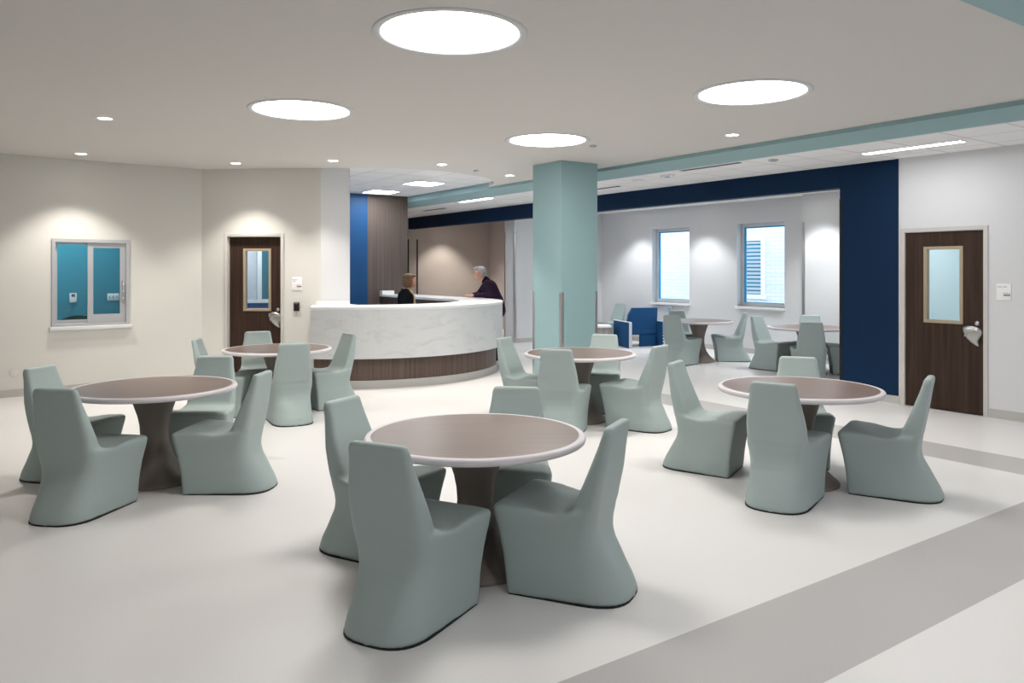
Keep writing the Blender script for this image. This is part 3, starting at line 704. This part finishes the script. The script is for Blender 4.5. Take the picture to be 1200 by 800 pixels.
MB().box(-.33, .33, -.25, .25, .40, .45, bev=.006).obj('tabletop', M_WPLAST, lt)
MB().box(-.30, .30, -.22, .22, 0, .40).obj('body', wood('ash_side', (.30, .27, .26), (.42, .39, .37), (30, 30, .6), 1.0, .5), lt)

# ---------------------------------------------------------------- people
M_SKIN = mat('skin', (.55, .29, .21), .5, .35)
def capsule(b, p0, r0, p1, r1, n=16, h=5):
    p0, p1 = Vector(p0), Vector(p1); d = p1 - p0; L = d.length; d = d.normalized() if L > 1e-6 else Vector((0, 0, 1))
    u = d.orthogonal().normalized(); w = d.cross(u); rings = []
    for i in range(1, h + 1): a = PI/2 * (1 - i/h); rings.append((p0 - d*r0*math.sin(a), r0*math.cos(a)))
    for i in range(h): a = PI/2 * i/h; rings.append((p1 + d*r1*math.sin(a), r1*math.cos(a)))
    vs = [p0 - d*r0] + [c + rr*(math.cos(2*PI*k/n)*u + math.sin(2*PI*k/n)*w) for c, rr in rings for k in range(n)] + [p1 + d*r1]
    fs = [(0, 1 + (k+1) % n, 1 + k) for k in range(n)]; m = len(rings)
    for i in range(m-1):
        for k in range(n): fs.append((1+i*n+k, 1+i*n+(k+1) % n, 1+(i+1)*n+(k+1) % n, 1+(i+1)*n+k))
    e = len(vs) - 1; fs += [(e, 1+(m-1)*n+k, 1+(m-1)*n+(k+1) % n) for k in range(n)]
    b.add(vs, fs)
def ellipsoid(b, c, r, rot=0, tilt=0, n=20, m=12):
    M = Matrix.Rotation(rot, 3, 'Z') @ Matrix.Rotation(tilt, 3, 'Y'); c = Vector(c)
    vs = [c + M @ Vector((0, 0, -r[2]))]
    for i in range(1, m):
        a = -PI/2 + PI*i/m
        for k in range(n): vs.append(c + M @ Vector((r[0]*math.cos(a)*math.cos(2*PI*k/n), r[1]*math.cos(a)*math.sin(2*PI*k/n), r[2]*math.sin(a))))
    vs.append(c + M @ Vector((0, 0, r[2]))); fs = [(0, 1+(k+1) % n, 1+k) for k in range(n)]
    for i in range(m-2):
        for k in range(n): fs.append((1+i*n+k, 1+i*n+(k+1) % n, 1+(i+1)*n+(k+1) % n, 1+(i+1)*n+k))
    e = len(vs)-1; fs += [(e, 1+(m-2)*n+k, 1+(m-2)*n+(k+1) % n) for k in range(n)]
    b.add(vs, fs)
def blob(b, nm, m, parent, vox=.007, it=4):
    me = evaluated(b.mesh(nm, m), [('REMESH', dict(mode='VOXEL', voxel_size=vox)), ('SMOOTH', dict(factor=.5, iterations=it))])
    me.name = nm
    for p in me.polygons: p.use_smooth = True
    return link(nm, me, parent)
def head(b, c, yaw, tilt=0.0, s=1.0):
    """head centred at c, face along local +x turned by yaw; returns a point mapper"""
    R = Matrix.Rotation(yaw, 3, 'Z') @ Matrix.Rotation(tilt, 3, 'Y'); c = Vector(c)
    q = lambda x, y, z: c + R @ (Vector((x, y, z)) * s)
    ellipsoid(b, q(-.008, 0, .030), (.098*s, .076*s, .088*s), yaw, tilt)
    ellipsoid(b, q(.022, 0, -.045), (.066*s, .058*s, .070*s), yaw, tilt)
    capsule(b, q(.066, 0, -.088), .020*s, q(.058, 0, -.080), .026*s)             # chin
    capsule(b, q(.086, 0, .022), .009*s, q(.103, 0, -.014), .0115*s)              # nose
    for sy in (-1, 1):
        capsule(b, q(.078, sy*.018, .036), .012*s, q(.066, sy*.046, .034), .012*s)   # brow
        capsule(b, q(.058, sy*.034, -.022), .022*s, q(.052, sy*.036, -.030), .022*s) # cheek
        ellipsoid(b, q(-.008, sy*.078, .0), (.018*s, .010*s, .032*s), yaw, tilt)     # ear
    capsule(b, q(.084, -.018, -.052), .0075*s, q(.084, .018, -.052), .0075*s)    # lips
    capsule(b, q(.080, -.016, -.063), .008*s, q(.080, .016, -.063), .008*s)
    return q
def hand(b, wrist, dirv, side, curl=.5, up=(0, 0, 1)):
    """palm, four unequal curled fingers and a thumb leaving the side near the wrist"""
    w = Vector(wrist); d = Vector(dirv).normalized(); up = Vector(up); sd = d.cross(up).normalized() * side; up = sd.cross(d).normalized() * side
    for k in (-1, 0, 1): capsule(b, w + d*.01 + sd*k*.018, .014, w + d*.085 + sd*k*.026, .013)
    for k, (off, ln) in enumerate(((-.033, .072), (-.011, .082), (.011, .078), (.033, .060))):
        p = w + d*.088 + sd*off; a = 0; dd = d
        for seg, fr in enumerate((.45, .32, .23)):
            a += curl * (.5, .8, .7)[seg]
            dd = d*math.cos(a) - up*math.sin(a); e = p + dd*ln*fr
            capsule(b, p, .0092 - seg*.0008, e, .0086 - seg*.0008); p = e
    p = w + d*.025 - sd*.030; e = p + (d*.75 - sd*.6 - up*.15).normalized()*.042
    capsule(b, p, .013, e, .0105); f = e + (d*.95 - sd*.05 - up*.3).normalized()*.032; capsule(b, e, .0105, f, .0085)

# man leaning on the counter: local x = survey right, local y = away from the viewer, he looks towards -x
mx, my = 7.862, 11.88
man = thing('person', 'grey-haired person in a dark purple pullover leaning forearms on the reception counter', 'person', (mx, my, 0), math.radians(HEAD))
b = MB(); hc = (-.305, -.02, 1.603); yaw = PI + .10
q = head(b, hc, yaw, .05, 1.05)
capsule(b, (-.17, 0, 1.44), .066, (-.265, -.015, 1.535), .060)
SHN, SHF = (-.145, -.185, 1.41), (-.175, .185, 1.42); ELN, ELF = (-.115, -.25, 1.222), (-.335, .215, 1.224); WRN, WRF = (-.400, -.095, 1.205), (-.435, .075, 1.208)
capsule(b, SHN, .062, SHF, .062); capsule(b, (-.13, 0, 1.33), .14, (-.02, 0, 1.08), .145); capsule(b, (-.02, 0, 1.08), .145, (.03, 0, .95), .145)
for sh, el, wr in ((SHN, ELN, WRN), (SHF, ELF, WRF)): capsule(b, sh, .056, el, .043); capsule(b, el, .042, wr, .029)
hand(b, WRN, (-.85, .30, .02), 1, .26); hand(b, WRF, (-.80, -.50, .06), -1, .30)
for sy in (-1, 1):
    hip, kn, an = (.03, sy*.085, .93), (-.005, sy*.10, .50), (.045, sy*.105, .09)
    capsule(b, hip, .085, kn, .058); capsule(b, kn, .056, an, .040); capsule(b, an, .040, (-.11, sy*.115, .035), .032)
blob(b, 'body', M_SKIN, man, .0065, 3)
M_PURPLE = mat('dark_purple_knit', (.021, .009, .027), .85, .15, bump=(300, .3)); M_DNAVY = mat('dark_navy_trousers', (.012, .014, .03), .8, .15)
M_GHAIR = mat('grey_hair', (.34, .34, .35), .65, .25, noise=(90, .35)); M_BHAIR = mat('brown_hair', (.17, .10, .055), .6, .3, noise=(60, .45))
g = MB(); e = .014
capsule(g, SHN, .068+e, SHF, .068+e); capsule(g, (-.13, 0, 1.34), .14+e, (-.02, 0, 1.08), .145+e); capsule(g, (-.02, 0, 1.10), .145+e, (.02, 0, .93), .146+e)
for sh, el, wr in ((SHN, ELN, WRN), (SHF, ELF, WRF)):
    k = Vector(wr).lerp(Vector(el), .08); capsule(g, sh, .062+e, el, .040+e); capsule(g, el, .040+e, k, .027+e)
capsule(g, (-.165, 0, 1.44), .070+e, (-.195, -.004, 1.472), .064+e)
blob(g, 'pullover', M_PURPLE, man, .009, 4)
g = MB(); capsule(g, (-.185, -.003, 1.468), .079, (-.215, -.006, 1.497), .073); blob(g, 'collar', mat('black_collar', (.012, .010, .014), .8, .15), man, .008, 2)
g = MB(); e = .014
for sy in (-1, 1): capsule(g, (.03, sy*.075, .93), .098+e, (-.005, sy*.10, .50), .060+e); capsule(g, (-.005, sy*.10, .50), .060+e, (.042, sy*.105, .10), .048+e)
blob(g, 'trousers', M_DNAVY, man, .01, 3)
for sy in (-1, 1):
    g = MB(); capsule(g, (.065, sy*.105, .048), .046, (-.135, sy*.118, .040), .038); capsule(g, (.055, sy*.105, .06), .046, (.045, sy*.105, .10), .050); o = blob(g, 'shoe', M_BLACK, man, .008, 2)
g = MB(); 
for (x, y, z, r0, r1, r2) in ((-.030, 0, .062, .092, .083, .074), (-.062, 0, .015, .056, .080, .085), (.040, 0, .105, .050, .066, .026), (.075, 0, .098, .026, .045, .022)): ellipsoid(g, q(x, y, z), (r0*1.05, r1*1.05, r2*1.05), yaw, .05)
for sy in (-1, 1): ellipsoid(g, q(.002, sy*.072, .030), (.030, .014, .040), yaw, .05)
blob(g, 'hair', M_GHAIR, man, .007, 2)
gl = MB()
for sy in (-1, 1):
    cc = [q(.097 - .004*abs(math.cos(a)), sy*.034 + .024*math.cos(a), .012 + .017*math.sin(a)) for a in [2*PI*i/16 for i in range(17)]]; gl.tube(cc, .0022, 6)
    gl.tube([q(.092, sy*.058, .016), q(.05, sy*.080, .014), q(-.008, sy*.084, .012)], .0022, 6)
gl.tube([q(.098, -.010, .014), q(.101, 0, .017), q(.098, .010, .014)], .0022, 6); gl.obj('glasses', M_BLACK, man)
def eyes(q, parent, lip):
    g = MB(); p = MB(); l = MB()
    for sy in (-1, 1):
        ellipsoid(g, q(.078, sy*.033, .014), (.009, .011, .0062)); ellipsoid(p, q(.0850, sy*.033, .014), (.0035, .0048, .0048))
    g.obj('eyes', mat('eye_white', (.62, .60, .57), .3, .4), parent); p.obj('pupils', mat('eye_dark', (.05, .035, .03), .3, .4), parent)
    capsule(l, q(.090, -.016, -.0545), .0045, q(.0915, 0, -.0535), .0055); capsule(l, q(.0915, 0, -.0535), .0055, q(.090, .016, -.0545), .0045)
    capsule(l, q(.087, -.013, -.0635), .0045, q(.0885, 0, -.0645), .006); capsule(l, q(.0885, 0, -.0645), .006, q(.087, .013, -.0635), .0045)
    blob(l, 'lips', mat('lips_' + ('rose' if lip else 'pale'), (.42, .13, .12) if lip else (.46, .21, .17), .45, .3), parent, .003, 1)
eyes(q, man, False)

# woman standing behind the desk, looking towards the man
wx, wy = S(-1.775, 13.0)
wo = thing('person', 'brown-haired person in a black cardigan standing behind the reception desk', 'person', (wx, wy, 0), math.radians(HEAD))
b = MB(); yaw = .22; q = head(b, (.045, 0, 1.517), yaw, .04, .98)
capsule(b, (-.005, 0, 1.36), .050, (.022, 0, 1.44), .048)
SR, SL = (-.005, -.165, 1.325), (-.025, .165, 1.325); ER, EL = (-.045, -.215, 1.06), (-.06, .205, 1.06); WR, WL = (.155, -.14, .955), (.155, .11, .955)
capsule(b, SR, .050, SL, .050); capsule(b, (-.015, 0, 1.25), .115, (-.02, 0, 1.03), .110); capsule(b, (-.02, 0, 1.03), .112, (-.03, 0, .88), .140)
for sh, el, wr in ((SR, ER, WR), (SL, EL, WL)): capsule(b, sh, .046, el, .037); capsule(b, el, .036, wr, .026)
hand(b, WR, (.8, .35, -.1), 1, .6); hand(b, WL, (.8, -.35, -.1), -1, .6)
for sy in (-1, 1):
    hip, kn, an = (-.03, sy*.075, .86), (.0, sy*.08, .46), (-.02, sy*.085, .085)
    capsule(b, hip, .086, kn, .054); capsule(b, kn, .052, an, .036); capsule(b, an, .036, (.11, sy*.095, .03), .028)
blob(b, 'body', M_SKIN, wo, .0065, 3)
M_BCARD = mat('black_cardigan', (.006, .008, .011), .85, .12)
g = MB(); e = .016
capsule(g, SR, .052+e, SL, .052+e); capsule(g, (-.02, 0, 1.25), .117+e, (-.025, 0, 1.03), .114+e); capsule(g, (-.025, 0, 1.03), .114+e, (-.03, 0, .84), .146+e)
capsule(g, (-.04, 0, 1.33), .055, (-.05, 0, 1.36), .05)
for sh, el, wr in ((SR, ER, WR), (SL, EL, WL)): capsule(g, sh, .050+e, el, .036+e); capsule(g, el, .036+e, Vector(wr).lerp(Vector(el), .08), .026+e)
blob(g, 'cardigan', M_BCARD, wo, .009, 4)
g = MB()
for a_, b_ in (((-.045, -.03, 1.40), (.0, -.058, 1.392)), ((.0, -.058, 1.392), (.055, -.045, 1.335)), ((-.045, .03, 1.40), (.0, .058, 1.392)), ((.0, .058, 1.392), (.055, .045, 1.335)),
               ((-.045, -.03, 1.40), (-.045, .03, 1.40)), ((.055, -.045, 1.335), (.098, -.012, 1.25)), ((.055, .045, 1.335), (.098, .012, 1.25)), ((.098, 0, 1.25), (.108, 0, 1.12))): capsule(g, a_, .027, b_, .027)
blob(g, 'scarf', mat('beige_scarf', (.48, .36, .24), .85, .15), wo, .008, 3)
g = MB()
for sy in (-1, 1): capsule(g, (-.03, sy*.07, .86), .10, (.0, sy*.08, .46), .068); capsule(g, (.0, sy*.08, .46), .066, (-.02, sy*.085, .10), .05)
blob(g, 'trousers', M_DNAVY, wo, .01, 3)
for sy in (-1, 1):
    g = MB(); capsule(g, (-.03, sy*.085, .04), .038, (.13, sy*.097, .034), .032); capsule(g, (-.022, sy*.085, .05), .038, (-.02, sy*.085, .09), .04); blob(g, 'shoe', M_BLACK, wo, .008, 2)
g = MB()
for (x, y, z, r0, r1, r2) in ((-.028, 0, .058, .098, .088, .078), (-.064, 0, -.005, .062, .088, .100), (-.060, 0, -.085, .048, .080, .060), (.042, 0, .098, .045, .062, .028)): ellipsoid(g, q(x, y, z), (r0, r1, r2), yaw, .04)
for sy in (-1, 1): ellipsoid(g, q(-.008, sy*.074, -.02), (.046, .024, .090), yaw, .04)
blob(g, 'hair', M_BHAIR, wo, .007, 2)
eyes(q, wo, True)

wo.scale = (1.07, 1.10, .978)

# ---------------------------------------------------------------- daylight, camera, view
w = bpy.data.worlds.new('daylight'); sc.world = w; w.use_nodes = True
bg = w.node_tree.nodes['Background']; bg.inputs[0].default_value = (.90, .955, 1, 1); bg.inputs[1].default_value = 1.65

cam = bpy.data.cameras.new('camera'); cam.sensor_width = 36; cam.sensor_fit = 'HORIZONTAL'; cam.lens = 899.0 / 1200 * 36
cam.shift_y = -(400 - 316.24) / 1200; cam.clip_start = .05; cam.clip_end = 200
co = bpy.data.objects.new('camera', cam); COL.objects.link(co); co.location = (0, 0, 1.6735); co.rotation_euler = (PI/2, 0, math.radians(HEAD)); sc.camera = co

sc.view_settings.view_transform = 'Standard'; sc.view_settings.look = 'None'; sc.view_settings.gamma = 1; sc.view_settings.exposure = 1.2
sc.view_settings.use_curve_mapping = False
sc.cycles.use_denoising = True; sc.cycles.max_bounces = 10; sc.cycles.diffuse_bounces = 6; sc.cycles.glossy_bounces = 3
sc.cycles.transparent_max_bounces = 12; sc.cycles.sample_clamp_indirect = 6.0; sc.cycles.caustics_reflective = False; sc.cycles.caustics_refractive = False
